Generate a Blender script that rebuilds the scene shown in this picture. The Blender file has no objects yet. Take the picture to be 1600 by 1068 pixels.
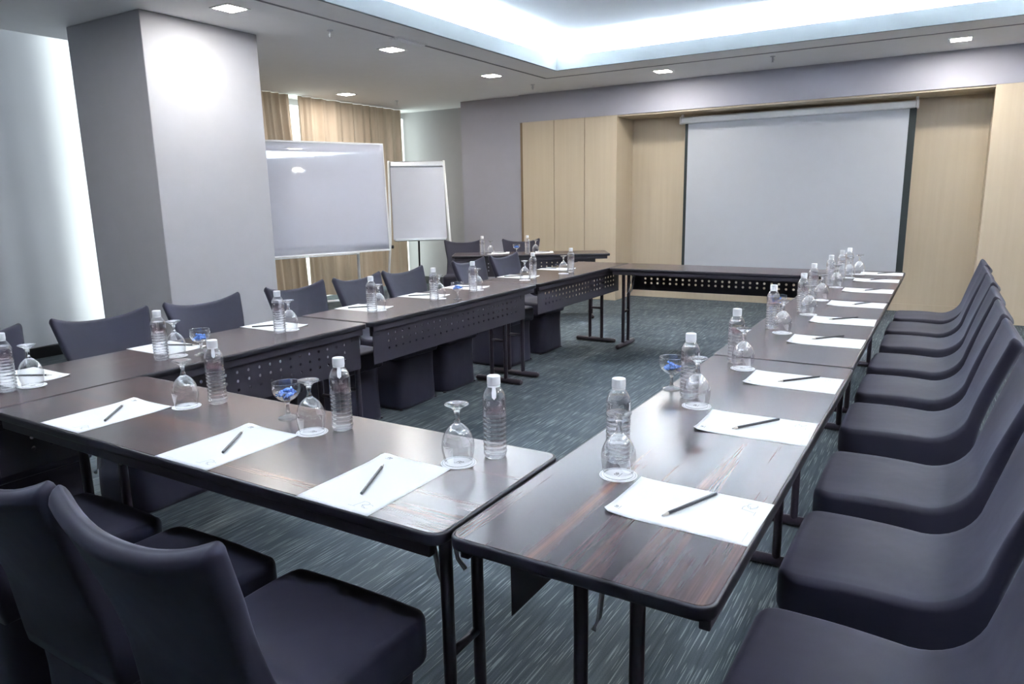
import bpy, bmesh, math, random
from mathutils import Vector, Matrix
PI = math.pi
rnd = random.Random(7)
S = bpy.context.scene
COL = S.collection

# ------------------------------------------------------------------ view
S.view_settings.view_transform = 'Standard'
S.view_settings.look = 'None'
S.view_settings.gamma = 1
S.view_settings.use_curve_mapping = False
S.view_settings.exposure = 2.92
S.cycles.sample_clamp_indirect = 6.0
S.cycles.max_bounces = 12
S.cycles.diffuse_bounces = 6
S.cycles.transmission_bounces = 12
S.cycles.transparent_max_bounces = 40
S.cycles.use_denoising = True

# ------------------------------------------------------------------ material helpers
def new_mat(name):
    m = bpy.data.materials.new(name); m.use_nodes = True
    nt = m.node_tree
    for n in list(nt.nodes): nt.nodes.remove(n)
    out = nt.nodes.new('ShaderNodeOutputMaterial')
    return m, nt, out
def N(nt, typ, **kw):
    n = nt.nodes.new(typ)
    for k, v in kw.items():
        if k.startswith('i_'):
            key = k[2:].replace('_', ' ')
            n.inputs[key].default_value = v
        else: setattr(n, k, v)
    return n
def L(nt, a, b): nt.links.new(a, b)
def c4(c): return (c[0], c[1], c[2], 1)
def ramp(nt, stops, interp='LINEAR'):
    r = nt.nodes.new('ShaderNodeValToRGB'); r.color_ramp.interpolation = interp
    e = r.color_ramp.elements
    while len(e) < len(stops): e.new(0.5)
    for i, (p, c) in enumerate(stops): e[i].position = p; e[i].color = c4(c)
    return r
def principled(name, col, rough=0.5, metal=0, spec=0.5, noise=0.06, nscale=8, bump=0, bscale=200, sheen=0, coat=0, sheen_tint=None):
    m, nt, out = new_mat(name)
    p = N(nt, 'ShaderNodeBsdfPrincipled')
    p.inputs['Roughness'].default_value = rough; p.inputs['Metallic'].default_value = metal
    p.inputs['Specular IOR Level'].default_value = spec
    p.inputs['Sheen Weight'].default_value = sheen; p.inputs['Coat Weight'].default_value = coat
    if sheen_tint: p.inputs['Sheen Tint'].default_value = c4(sheen_tint)
    tc = N(nt, 'ShaderNodeTexCoord'); nz = N(nt, 'ShaderNodeTexNoise'); nz.inputs['Scale'].default_value = nscale
    nz.inputs['Detail'].default_value = 3
    L(nt, tc.outputs['Object'], nz.inputs['Vector'])
    r = ramp(nt, [(0.3, [x*(1-noise) for x in col]), (0.7, [min(1, x*(1+noise)) for x in col])])
    L(nt, nz.outputs['Fac'], r.inputs['Fac']); L(nt, r.outputs['Color'], p.inputs['Base Color'])
    if bump:
        n2 = N(nt, 'ShaderNodeTexNoise'); n2.inputs['Scale'].default_value = bscale
        L(nt, tc.outputs['Object'], n2.inputs['Vector'])
        b = N(nt, 'ShaderNodeBump'); b.inputs['Strength'].default_value = bump; b.inputs['Distance'].default_value = .002
        L(nt, n2.outputs['Fac'], b.inputs['Height']); L(nt, b.outputs['Normal'], p.inputs['Normal'])
    L(nt, p.outputs[0], out.inputs[0])
    return m
def emis(name, col, strength):
    m, nt, out = new_mat(name)
    e = N(nt, 'ShaderNodeEmission'); e.inputs[0].default_value = c4(col); e.inputs[1].default_value = strength
    L(nt, e.outputs[0], out.inputs[0]); return m

M = {}
M['wall'] = principled('wall_paint', (.39, .385, .44), .75, noise=.015, bump=.08, bscale=300)
M['column'] = principled('column_paint', (.43, .427, .455), .75, noise=.015, bump=.08, bscale=300)
M['wallgrey'] = principled('side_wall_paint', (.40, .395, .41), .75, noise=.015)
M['ceiling'] = principled('ceiling_paint', (.90, .90, .90), .85, noise=.01)
M['tray'] = principled('tray_paint', (.72, .76, .80), .85, noise=.01)
M['black'] = principled('black_metal', (.022, .018, .026), .38, noise=.1)
M['leg'] = principled('leg_paint', (.030, .021, .032), .32, noise=.1, coat=.2)
M['panelmetal'] = principled('modesty_paint', (.030, .025, .036), .42, noise=.08)
M['edge'] = principled('edge_rubber', (.009, .008, .015), .42, noise=.1)
M['chrome'] = principled('chrome', (.85, .85, .88), .38, metal=1, noise=.02)
M['alu'] = principled('aluminium', (.62, .63, .66), .35, metal=.7, noise=.02)
M['whitemetal'] = principled('white_metal', (.75, .75, .76), .35, noise=.02)
M['board'] = principled('board_enamel', (.50, .51, .585), .04, noise=.01, spec=1.0)
M['flippaper'] = principled('flip_board', (.55, .555, .62), .45, noise=.01)
M['screen'] = principled('screen_cloth', (.475, .49, .535), .8, noise=.01)
M['screenedge'] = principled('screen_border', (.012, .02, .022), .6)
M['paper'] = principled('paper', (.86, .86, .88), .7, noise=.005)
M['ink'] = principled('grey_ink', (.10, .10, .11), .8)
M['inklight'] = principled('pale_ink', (.50, .50, .52), .8)
M['cap'] = principled('white_cap', (.9, .9, .92), .35, noise=.01)
M['pencil'] = principled('pencil_black', (.02, .022, .03), .3, coat=.3)
M['pencilwood'] = principled('pencil_wood', (.62, .56, .5), .6)
M['base_black'] = principled('black_skirting', (.01, .01, .012), .4)
M['plastic_white'] = principled('white_plastic', (.8, .8, .8), .4)
M['neckwhite'] = principled('white_strip', (.92, .92, .95), .5)

# woven stretch cover
def fabric():
    m, nt, out = new_mat('stretch_cover')
    p = N(nt, 'ShaderNodeBsdfPrincipled')
    p.inputs['Roughness'].default_value = .58
    p.inputs['Specular IOR Level'].default_value = .30
    p.inputs['Sheen Weight'].default_value = .12; p.inputs['Sheen Roughness'].default_value = .45
    p.inputs['Sheen Tint'].default_value = (.62, .64, .85, 1)
    tc = N(nt, 'ShaderNodeTexCoord'); nz = N(nt, 'ShaderNodeTexNoise'); nz.inputs['Scale'].default_value = 3
    L(nt, tc.outputs['Object'], nz.inputs['Vector'])
    r = ramp(nt, [(.3, (.019, .017, .031)), (.7, (.024, .0215, .038))])
    L(nt, nz.outputs['Fac'], r.inputs['Fac']); L(nt, r.outputs['Color'], p.inputs['Base Color'])
    n2 = N(nt, 'ShaderNodeTexNoise'); n2.inputs['Scale'].default_value = 900
    n3 = N(nt, 'ShaderNodeTexNoise'); n3.inputs['Scale'].default_value = 7
    L(nt, tc.outputs['Object'], n2.inputs['Vector']); L(nt, tc.outputs['Object'], n3.inputs['Vector'])
    b = N(nt, 'ShaderNodeBump'); b.inputs['Strength'].default_value = .15; b.inputs['Distance'].default_value = .001
    b2 = N(nt, 'ShaderNodeBump'); b2.inputs['Strength'].default_value = .25; b2.inputs['Distance'].default_value = .012
    L(nt, n3.outputs['Fac'], b2.inputs['Height']); L(nt, b2.outputs['Normal'], b.inputs['Normal'])
    L(nt, n2.outputs['Fac'], b.inputs['Height']); L(nt, b.outputs['Normal'], p.inputs['Normal'])
    L(nt, p.outputs[0], out.inputs[0]); return m
M['fabric'] = fabric()

# dark laminate with streaky reddish grain along local X
def laminate():
    m, nt, out = new_mat('dark_laminate')
    tc = N(nt, 'ShaderNodeTexCoord'); oi = N(nt, 'ShaderNodeObjectInfo')
    mp = N(nt, 'ShaderNodeMapping'); mp.inputs['Scale'].default_value = (.9, 17, 1)
    add = N(nt, 'ShaderNodeVectorMath', operation='ADD')
    L(nt, tc.outputs['Object'], mp.inputs['Vector'])
    mul = N(nt, 'ShaderNodeMath', operation='MULTIPLY'); mul.inputs[1].default_value = 40
    L(nt, oi.outputs['Random'], mul.inputs[0])
    L(nt, mp.outputs[0], add.inputs[0]); L(nt, mul.outputs[0], add.inputs[1])
    n1 = N(nt, 'ShaderNodeTexNoise'); n1.inputs['Scale'].default_value = 1.0; n1.inputs['Detail'].default_value = 6
    n1.inputs['Distortion'].default_value = .6
    L(nt, add.outputs[0], n1.inputs['Vector'])
    r = ramp(nt, [(.30, (.020, .017, .025)), (.45, (.044, .031, .037)), (.57, (.080, .044, .042)), (.74, (.16, .074, .048))])
    L(nt, n1.outputs['Fac'], r.inputs['Fac'])
    mp2 = N(nt, 'ShaderNodeMapping'); mp2.inputs['Scale'].default_value = (6, 260, 1)
    L(nt, tc.outputs['Object'], mp2.inputs['Vector'])
    n2 = N(nt, 'ShaderNodeTexNoise'); n2.inputs['Scale'].default_value = 1; n2.inputs['Detail'].default_value = 2
    L(nt, mp2.outputs[0], n2.inputs['Vector'])
    mx = N(nt, 'ShaderNodeMix', data_type='RGBA', blend_type='MULTIPLY'); mx.inputs[0].default_value = .45
    r2 = ramp(nt, [(.35, (.45, .45, .45)), (.65, (1.2, 1.2, 1.2))])
    L(nt, n2.outputs['Fac'], r2.inputs['Fac'])
    L(nt, r.outputs['Color'], mx.inputs[6]); L(nt, r2.outputs['Color'], mx.inputs[7])
    p = N(nt, 'ShaderNodeBsdfPrincipled')
    L(nt, mx.outputs[2], p.inputs['Base Color'])
    p.inputs['Roughness'].default_value = .26; p.inputs['Specular IOR Level'].default_value = .56
    n3 = N(nt, 'ShaderNodeTexNoise'); n3.inputs['Scale'].default_value = 500
    L(nt, tc.outputs['Object'], n3.inputs['Vector'])
    b = N(nt, 'ShaderNodeBump'); b.inputs['Strength'].default_value = .05; b.inputs['Distance'].default_value = .0006
    L(nt, n3.outputs['Fac'], b.inputs['Height']); L(nt, b.outputs['Normal'], p.inputs['Normal'])
    L(nt, p.outputs[0], out.inputs[0]); return m
M['laminate'] = laminate()

# carpet: grey-teal with short pale dashes running along world Y
def carpet():
    m, nt, out = new_mat('carpet')
    tc = N(nt, 'ShaderNodeTexCoord')
    def nz(scale_vec, sc, det=2, off=0):
        mp = N(nt, 'ShaderNodeMapping'); mp.inputs['Scale'].default_value = scale_vec; mp.inputs['Location'].default_value = (off, off*.7, 0)
        L(nt, tc.outputs['Object'], mp.inputs['Vector'])
        n = N(nt, 'ShaderNodeTexNoise'); n.inputs['Scale'].default_value = sc; n.inputs['Detail'].default_value = det
        L(nt, mp.outputs[0], n.inputs['Vector']); return n
    big = nz((1, 1, 1), 1.6, 3)
    med = nz((80, 2.5, 1), 1, 2)
    d1 = nz((210, 4.6, 1), 1, 0.5, 3)
    d2 = nz((170, 6.5, 1), 1, 0.5, 9)
    spk = nz((1, 1, 1), 420, 1)
    base = ramp(nt, [(.3, (.066, .080, .092)), (.7, (.096, .114, .127))]); L(nt, big.outputs['Fac'], base.inputs['Fac'])
    m1 = N(nt, 'ShaderNodeMix', data_type='RGBA', blend_type='MULTIPLY'); m1.inputs[0].default_value = 1
    rr = ramp(nt, [(.3, (.75, .75, .75)), (.7, (1.2, 1.2, 1.2))]); L(nt, med.outputs['Fac'], rr.inputs['Fac'])
    L(nt, base.outputs['Color'], m1.inputs[6]); L(nt, rr.outputs['Color'], m1.inputs[7])
    rd = ramp(nt, [(.64, (0, 0, 0)), (.69, (1, 1, 1))]); L(nt, d1.outputs['Fac'], rd.inputs['Fac'])
    rd2 = ramp(nt, [(.66, (0, 0, 0)), (.71, (1, 1, 1))]); L(nt, d2.outputs['Fac'], rd2.inputs['Fac'])
    mxx = N(nt, 'ShaderNodeMath', operation='MAXIMUM'); L(nt, rd.outputs['Color'], mxx.inputs[0]); L(nt, rd2.outputs['Color'], mxx.inputs[1])
    ms = N(nt, 'ShaderNodeMath', operation='MULTIPLY'); L(nt, mxx.outputs[0], ms.inputs[0]); ms.inputs[1].default_value = .5
    m2 = N(nt, 'ShaderNodeMix', data_type='RGBA'); L(nt, ms.outputs[0], m2.inputs[0])
    L(nt, m1.outputs[2], m2.inputs[6]); m2.inputs[7].default_value = (.33, .37, .38, 1)
    m3 = N(nt, 'ShaderNodeMix', data_type='RGBA', blend_type='MULTIPLY'); m3.inputs[0].default_value = 1
    r3 = ramp(nt, [(.3, (.75, .75, .75)), (.7, (1.2, 1.2, 1.2))]); L(nt, spk.outputs['Fac'], r3.inputs['Fac'])
    L(nt, m2.outputs[2], m3.inputs[6]); L(nt, r3.outputs['Color'], m3.inputs[7])
    p = N(nt, 'ShaderNodeBsdfPrincipled'); p.inputs['Roughness'].default_value = .95; p.inputs['Specular IOR Level'].default_value = .1
    L(nt, m3.outputs[2], p.inputs['Base Color'])
    b = N(nt, 'ShaderNodeBump'); b.inputs['Strength'].default_value = .4; b.inputs['Distance'].default_value = .003
    L(nt, spk.outputs['Fac'], b.inputs['Height']); L(nt, b.outputs['Normal'], p.inputs['Normal'])
    L(nt, p.outputs[0], out.inputs[0]); return m
M['carpet'] = carpet()

def beigewood():
    m, nt, out = new_mat('pale_wood_veneer')
    tc = N(nt, 'ShaderNodeTexCoord')
    mp = N(nt, 'ShaderNodeMapping'); mp.inputs['Scale'].default_value = (22, 22, .9)
    L(nt, tc.outputs['Object'], mp.inputs['Vector'])
    n = N(nt, 'ShaderNodeTexNoise'); n.inputs['Scale'].default_value = 1; n.inputs['Detail'].default_value = 4
    L(nt, mp.outputs[0], n.inputs['Vector'])
    r = ramp(nt, [(.3, (.55, .455, .335)), (.7, (.585, .49, .365))]); L(nt, n.outputs['Fac'], r.inputs['Fac'])
    p = N(nt, 'ShaderNodeBsdfPrincipled'); p.inputs['Roughness'].default_value = .45
    L(nt, r.outputs['Color'], p.inputs['Base Color']); L(nt, p.outputs[0], out.inputs[0]); return m
M['wood'] = beigewood()
M['woodgap'] = principled('panel_joint', (.22, .15, .09), .6)

def cloth(name, c1, c2, trans, sx=30):
    m, nt, out = new_mat(name)
    tc = N(nt, 'ShaderNodeTexCoord')
    mp = N(nt, 'ShaderNodeMapping'); mp.inputs['Scale'].default_value = (sx, sx, .3)
    L(nt, tc.outputs['Object'], mp.inputs['Vector'])
    n = N(nt, 'ShaderNodeTexNoise'); n.inputs['Scale'].default_value = 1; n.inputs['Detail'].default_value = 4
    L(nt, mp.outputs[0], n.inputs['Vector'])
    r = ramp(nt, [(.3, c1), (.7, c2)]); L(nt, n.outputs['Fac'], r.inputs['Fac'])
    d = N(nt, 'ShaderNodeBsdfDiffuse'); t = N(nt, 'ShaderNodeBsdfTranslucent'); mx = N(nt, 'ShaderNodeMixShader'); mx.inputs[0].default_value = trans
    L(nt, r.outputs['Color'], d.inputs[0]); L(nt, r.outputs['Color'], t.inputs[0])
    L(nt, d.outputs[0], mx.inputs[1]); L(nt, t.outputs[0], mx.inputs[2]); L(nt, mx.outputs[0], out.inputs[0]); return m
M['curtain'] = cloth('curtain_cloth', (.42, .33, .255), (.51, .41, .325), .12, 9)
M['blind'] = cloth('blind_cloth', (.60, .63, .68), (.65, .68, .73), .33, 3)

def thinglass(name, tint, base, edge, rough=.02):
    m, nt, out = new_mat(name)
    lw = N(nt, 'ShaderNodeLayerWeight'); lw.inputs['Blend'].default_value = .35
    mr = N(nt, 'ShaderNodeMapRange'); mr.inputs['To Min'].default_value = base; mr.inputs['To Max'].default_value = edge
    L(nt, lw.outputs['Facing'], mr.inputs['Value'])
    t = N(nt, 'ShaderNodeBsdfTransparent'); t.inputs[0].default_value = c4(tint)
    g = N(nt, 'ShaderNodeBsdfGlossy'); g.inputs['Roughness'].default_value = rough; g.inputs[0].default_value = (1, 1, 1, 1)
    mx = N(nt, 'ShaderNodeMixShader'); L(nt, mr.outputs[0], mx.inputs[0]); L(nt, t.outputs[0], mx.inputs[1]); L(nt, g.outputs[0], mx.inputs[2])
    L(nt, mx.outputs[0], out.inputs[0]); return m
M['thinglass'] = thinglass('thin_glass', (.97, .975, .98), .06, .75)
M['pet'] = thinglass('clear_plastic', (.985, .985, .99), .08, .7, .06)
def solidglass(name, ior, col, mixt):
    m, nt, out = new_mat(name)
    g = N(nt, 'ShaderNodeBsdfGlass'); g.inputs['IOR'].default_value = ior; g.inputs[0].default_value = c4(col); g.inputs['Roughness'].default_value = 0
    t = N(nt, 'ShaderNodeBsdfTransparent'); t.inputs[0].default_value = c4(col)
    mx = N(nt, 'ShaderNodeMixShader'); mx.inputs[0].default_value = mixt
    L(nt, g.outputs[0], mx.inputs[1]); L(nt, t.outputs[0], mx.inputs[2]); L(nt, mx.outputs[0], out.inputs[0]); return m
M['glass'] = solidglass('solid_glass', 1.45, (.98, .985, .99), .25)
M['water'] = solidglass('water', 1.33, (.985, .99, 1), .55)
def printed(name, col, cover):
    m, nt, out = new_mat(name)
    tc = N(nt, 'ShaderNodeTexCoord'); mp = N(nt, 'ShaderNodeMapping'); mp.inputs['Scale'].default_value = (220, 220, 160)
    L(nt, tc.outputs['Object'], mp.inputs[0])
    n = N(nt, 'ShaderNodeTexNoise'); n.inputs['Scale'].default_value = 1; L(nt, mp.outputs[0], n.inputs['Vector'])
    r = ramp(nt, [(.45, (cover*.2,)*3), (.6, (cover,)*3)]); L(nt, n.outputs['Fac'], r.inputs['Fac'])
    t = N(nt, 'ShaderNodeBsdfTransparent'); d = N(nt, 'ShaderNodeBsdfDiffuse'); d.inputs[0].default_value = c4(col)
    mx = N(nt, 'ShaderNodeMixShader'); L(nt, r.outputs['Color'], mx.inputs[0]); L(nt, t.outputs[0], mx.inputs[1]); L(nt, d.outputs[0], mx.inputs[2])
    L(nt, mx.outputs[0], out.inputs[0]); return m
M['redprint'] = printed('red_print', (.72, .30, .34), .42)
M['mint'] = principled('blue_wrapper', (.12, .25, .72), .25, noise=.5, nscale=120, coat=.4)

M['led'] = emis('led_strip', (.90, .95, 1.0), 44)
M['lamp'] = emis('downlight_lamp', (1.0, .97, .90), 36)
M['daylight'] = emis('daylight_pane', (.86, 1.0, .95), .40)
M['daylight_strong'] = emis('daylight_pane_bright', (.93, 1.0, .965), .95)

# ------------------------------------------------------------------ mesh helpers
def obj(name, bm, mat, parent=None, smooth=False, bevel=0, seg=2, subsurf=0, loc=None, rotz=0, autosmooth=None):
    me = bpy.data.meshes.new(name); bm.normal_update(); bm.to_mesh(me); bm.free()
    o = bpy.data.objects.new(name, me); COL.objects.link(o)
    if mat is not None: me.materials.append(mat)
    if smooth:
        for p in me.polygons: p.use_smooth = True
    if bevel:
        b = o.modifiers.new('bevel', 'BEVEL'); b.width = bevel; b.segments = seg; b.limit_method = 'ANGLE'
    if subsurf:
        s = o.modifiers.new('sub', 'SUBSURF'); s.levels = subsurf; s.render_levels = subsurf
    if parent: o.parent = parent
    if loc: o.location = loc
    if rotz: o.rotation_euler = (0, 0, rotz)
    return o
def box(bm, x0, x1, y0, y1, z0, z1):
    vs = [bm.verts.new((x, y, z)) for z in (z0, z1) for y in (y0, y1) for x in (x0, x1)]
    for f in ((0, 2, 3, 1), (4, 5, 7, 6), (0, 1, 5, 4), (2, 6, 7, 3), (0, 4, 6, 2), (1, 3, 7, 5)):
        bm.faces.new([vs[i] for i in f])
    return bm
def bx(*a): return box(bmesh.new(), *a)
def tube(bm, pts, r, n=12, cap=True):
    pts = [Vector(p) for p in pts]; rings = []
    for i, p in enumerate(pts):
        a = pts[max(0, i-1)]; b = pts[min(len(pts)-1, i+1)]; d = (b-a).normalized()
        up = Vector((0, 0, 1)) if abs(d.z) < .9 else Vector((1, 0, 0))
        s = d.cross(up).normalized(); t = s.cross(d)
        rr = r[i] if isinstance(r, (list, tuple)) else r
        rings.append([bm.verts.new(p + (s*math.cos(2*PI*k/n) + t*math.sin(2*PI*k/n))*rr) for k in range(n)])
    for a, b in zip(rings, rings[1:]):
        for k in range(n): bm.faces.new((a[k], a[(k+1) % n], b[(k+1) % n], b[k]))
    if cap: bm.faces.new(rings[0][::-1]); bm.faces.new(rings[-1])
    return bm
def lathe(prof, n=28, cap0=True, cap1=True):
    bm = bmesh.new(); rings = []
    for r, z in prof:
        if r < 1e-5: rings.append([bm.verts.new((0, 0, z))])
        else: rings.append([bm.verts.new((r*math.cos(2*PI*k/n), r*math.sin(2*PI*k/n), z)) for k in range(n)])
    for a, b in zip(rings, rings[1:]):
        for k in range(n):
            k2 = (k+1) % n
            if len(a) == 1 and len(b) == 1: continue
            if len(a) == 1: bm.faces.new((a[0], b[k2], b[k]))
            elif len(b) == 1: bm.faces.new((a[k], a[k2], b[0]))
            else: bm.faces.new((a[k], a[k2], b[k2], b[k]))
    if cap0 and len(rings[0]) > 1: bm.faces.new(rings[0][::-1])
    if cap1 and len(rings[-1]) > 1: bm.faces.new(rings[-1])
    bmesh.ops.recalc_face_normals(bm, faces=bm.faces)
    return bm
def prism(poly, z0, z1):
    bm = bmesh.new()
    a = [bm.verts.new((x, y, z0)) for x, y in poly]; b = [bm.verts.new((x, y, z1)) for x, y in poly]
    n = len(poly)
    bm.faces.new(a[::-1]); bm.faces.new(b)
    for k in range(n): bm.faces.new((a[k], a[(k+1) % n], b[(k+1) % n], b[k]))
    bmesh.ops.recalc_face_normals(bm, faces=bm.faces)
    return bm
def rrect(hx, hy, r, n=6):
    pts = []
    for cx, cy, a0 in ((hx-r, hy-r, 0), (-hx+r, hy-r, PI/2), (-hx+r, -hy+r, PI), (hx-r, -hy+r, 1.5*PI)):
        for k in range(n+1):
            a = a0 + k*PI/2/n; pts.append((cx+r*math.cos(a), cy+r*math.sin(a)))
    return pts
def thing(name, label, cat, loc=(0, 0, 0), rotz=0, group=None):
    o = bpy.data.objects.new(name, None); o.empty_display_size = .1; COL.objects.link(o)
    o.location = loc; o.rotation_euler = (0, 0, rotz); tag(o, label, cat, group); return o
def tag(o, label, cat, group=None):
    o['label'] = label; o['category'] = cat
    if group: o['group'] = group
    return o
def struct(name, bm, m, **kw):
    o = obj(name, bm, m, **kw); o['kind'] = 'structure'; return o
def kids(o, table={}): return [c for c in bpy.data.objects if c.parent == o]
def dup(root, loc, rotz, label, group=None):
    r = root.copy(); COL.objects.link(r); r.location = loc; r.rotation_euler = (0, 0, rotz); r['label'] = label
    if group: r['group'] = group
    elif 'group' in r: del r['group']
    for ch in CH[root.name]:
        c = ch.copy(); COL.objects.link(c); c.parent = r
        for g in CH.get(ch.name, []):
            d = g.copy(); COL.objects.link(d); d.parent = c
    return r
CH = {}
def register(root):
    CH[root.name] = kids(root)
    for c in CH[root.name]: CH[c.name] = kids(c)

# ------------------------------------------------------------------ room constants (metres)
ZC = 2.754           # lower ceiling
YW = 8.835           # front wall plane
YN = 9.394           # back of the niche
XR = 2.35            # right wall
YB = -2.8            # back wall
CX0, CX1, CY0, CY1 = -3.86, .95, .1, 7.40     # tray opening

struct('floor', bx(-7.9, XR+.1, YB-.1, YN+.15, -.1, 0), M['carpet'])
# lower ceiling: frame around the tray, with the pocket for the blinds on the left
def ceil_bm():
    bm = bmesh.new()
    box(bm, -7.9, CX0, 4.34, YN+.15, ZC, ZC+.04)
    box(bm, -6.5, CX0, YB-.1, 4.34, ZC, ZC+.04)
    box(bm, CX0, CX1, CY1, YN+.15, ZC, ZC+.04)
    box(bm, CX0, CX1, YB-.1, CY0, ZC, ZC+.04)
    box(bm, CX1, XR+.1, YB-.1, YN+.15, ZC, ZC+.04)
    return bm
struct('ceiling', ceil_bm(), M['ceiling'])
struct('trim_1', bx(-7.9, -6.5, YB-.1, 4.34, 3.05, 3.09), M['ceiling'])     # top of blind pocket
struct('trim_2', bx(-6.5, -6.46, YB-.1, 4.34, ZC+.04, 3.05), M['ceiling'])  # pocket face
# tray: fascia lip, ledge behind it, riser and raised ceiling
LIP = .135
def fascia():
    bm = bmesh.new(); t = .02
    q = .008
    box(bm, CX0-t, CX0+q, CY0-t, CY1+t, ZC-.004, ZC+LIP); box(bm, CX1-q, CX1+t, CY0-t, CY1+t, ZC-.004, ZC+LIP)
    box(bm, CX0+q, CX1-q, CY1-q, CY1+t, ZC-.004, ZC+LIP); box(bm, CX0+q, CX1-q, CY0-t, CY0+q, ZC-.004, ZC+LIP)
    return bm
struct('trim_3', fascia(), principled('fascia_paint', (.21, .235, .25), .8, noise=.01))
LD = .34; ZT = 3.06
def riser():
    bm = bmesh.new(); t = .03; a, b, c, d = CX0-LD, CX1+LD, CY0-LD, CY1+LD
    box(bm, a-t, a, c, d, ZC+.04, ZT); box(bm, b, b+t, c, d, ZC+.04, ZT)
    box(bm, a-t, b+t, d, d+t, ZC+.04, ZT); box(bm, a-t, b+t, c-t, c, ZC+.04, ZT)
    return bm
struct('trim_4', riser(), M['tray'])
struct('trim_5', bx(CX0-LD-.03, CX1+LD+.03, CY0-LD-.03, CY1+LD+.03, ZT, ZT+.04), M['tray'])
# led strips lying on the ledge
def strip(x0, x1, y0, y1, lab):
    o = obj('led_strip', bx(x0, x1, y0, y1, ZC+.055, ZC+.07), M['led']); tag(o, lab, 'light strip'); return o
strip(CX0-.16, CX0-.13, CY0, CY1, 'white LED strip hidden in the ceiling cove along its left edge')
strip(CX1+.13, CX1+.16, CY0, CY1, 'white LED strip hidden in the ceiling cove along its right edge')
strip(CX0, CX1, CY1+.13, CY1+.16, 'white LED strip hidden in the ceiling cove nearest the projector screen')
strip(CX0, CX1, CY0-.16, CY0-.13, 'white LED strip hidden in the ceiling cove at the room\'s back end')
# slot line around the tray
def slot():
    bm = bmesh.new(); a, b, c, d = CX0-.36, CX1+.36, CY0-.36, CY1+.42; w = .012; z = ZC-.003
    for x in (a, b): box(bm, x-w, x+w, c, d, z, ZC+.002)
    for y in (c, d): box(bm, a, b, y-w, y+w, z, ZC+.002)
    return bm
struct('trim_6', slot(), principled('slot_dark', (.22, .22, .24), .7))

# walls
struct('wall_right', bx(XR, XR+.1, YB, YN+.1, 0, ZC), M['wall'])
struct('wall_back', bx(-7.9, XR+.1, YB-.1, YB, 0, ZC+.3), M['wall'])
struct('trim_15', bx(-7.1, XR, YB, YB+.02, 0, 1.15), principled('unseen_dark_band', (.05, .04, .04), .5))  # unseen dark band, added to cut fill light on the chair backs
def front_upper():
    bm = bmesh.new()
    box(bm, -5.2, XR, YW, YN+.1, 2.392, ZC)     # bulkhead above panels and niche
    return bm
struct('wall_front', front_upper(), M['wall'])
struct('wall_pier', bx(-6.21, -5.19, YW+.05, YN+.1, 0, ZC), M['wall'])
# wood-clad lower wall: three tall panels left of niche, niche back and returns, flush panel right
def wood_panel(name, x0, x1, y0, y1, z0=0, z1=2.392): return struct(name, bx(x0, x1, y0, y1, z0, z1), M['wood'], bevel=.002, seg=1)
wood_panel('trim_7', -5.15, -4.662, YW+.003, YN+.05)
wood_panel('trim_8', -4.655, -4.205, YW+.003, YN+.05)
wood_panel('trim_9', -4.198, -3.745, YW+.003, YN+.05)
struct('trim_10', bx(-5.19, -3.75, YW+.012, YW+.03, 0.02, 2.388), M['woodgap'])
wood_panel('trim_11', -3.75, .29, YN, YN+.08, 0, 2.40)
wood_panel('trim_12', .29, 1.5, YW+.003, YN+.05)
wood_panel('trim_13', 1.506, XR, YW+.003, YN+.05)
struct('trim_14', bx(-3.745, .29, YW+.02, YN, 2.372, 2.3915), M['wood'])
struct('baseboard_front', bx(-3.745, .29, YN-.012, YN, 0, .085), M['wood'])
# left side
struct('wall_left', bx(-7.9, -7.8, YB, YN+.1, 0, 3.05), M['wallgrey'])
struct('wall_corner', bx(-7.9, -6.18, 9.44, 9.54, 0, ZC), M['wallgrey'])
struct('baseboard_corner', bx(-7.6, -6.2, 9.42, 9.44, 0, .12), M['base_black'])
# column
struct('column_left', bx(-6.04, -5.075, 3.30, 4.33, 0, ZC), M['column'], bevel=.006)
struct('baseboard_column', box(bx(-6.052, -5.063, 3.288, 4.342, 0, .1), -6.052, -5.063, 3.288, 4.342, 0, .1), M['base_black'])
# daylight panes behind blinds and curtains
struct('window_1', bx(-7.33, -7.31, 3.74, 4.28, .12, 3.02), M['daylight_strong'])
struct('window_2', bx(-7.74, -7.72, 4.6, 9.40, .02, 2.66), M['daylight'])
struct('window_3', bx(-7.74, -7.72, -1.5, 3.0, .6, 2.95), emis('daylight_pane_soft', (.88, .94, 1.0), .06))
struct('wall_stub', bx(-7.8, -6.04, 4.31, 4.36, 0, ZC), M['wallgrey'])
struct('baseboard_left', bx(-7.23, -7.12, YB, 4.3, 0, .10), M['base_black'])

# blinds and curtains
def pleats(y0, y1, x, z0, z1, amp, lam, step=.012, seed=1, lean=0):
    r = random.Random(seed); bm = bmesh.new(); prev = None; y = y0; ph = 0
    n = int((y1-y0)/step)
    rows = []
    zs = [z0 + (z1-z0)*k/8 for k in range(9)]
    phs = []
    for i in range(n+1):
        phs.append(ph); ph += 2*PI*step/(lam*(1+.35*math.sin(i*.05+seed)))
    for i in range(n+1):
        yy = y0+(y1-y0)*i/n
        row = []
        for k, z in enumerate(zs):
            a = amp*(1-.35*k/8)
            off = a*math.sin(phs[i]) + .35*a*math.sin(2.3*phs[i]+z*.4)
            row.append(bm.verts.new((x+off, yy+lean*(1-k/8), z)))
        rows.append(row)
    for a, b in zip(rows, rows[1:]):
        for k in range(8): bm.faces.new((a[k], b[k], b[k+1], a[k+1]))
    return bm
o = obj('roller_blind', pleats(YB+.1, 4.28, -7.17, .10, 3.04, .012, .55, .03, 3), M['blind'], smooth=True)
tag(o, 'pale blue-grey fabric window blind left of the square column', 'blind')
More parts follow.
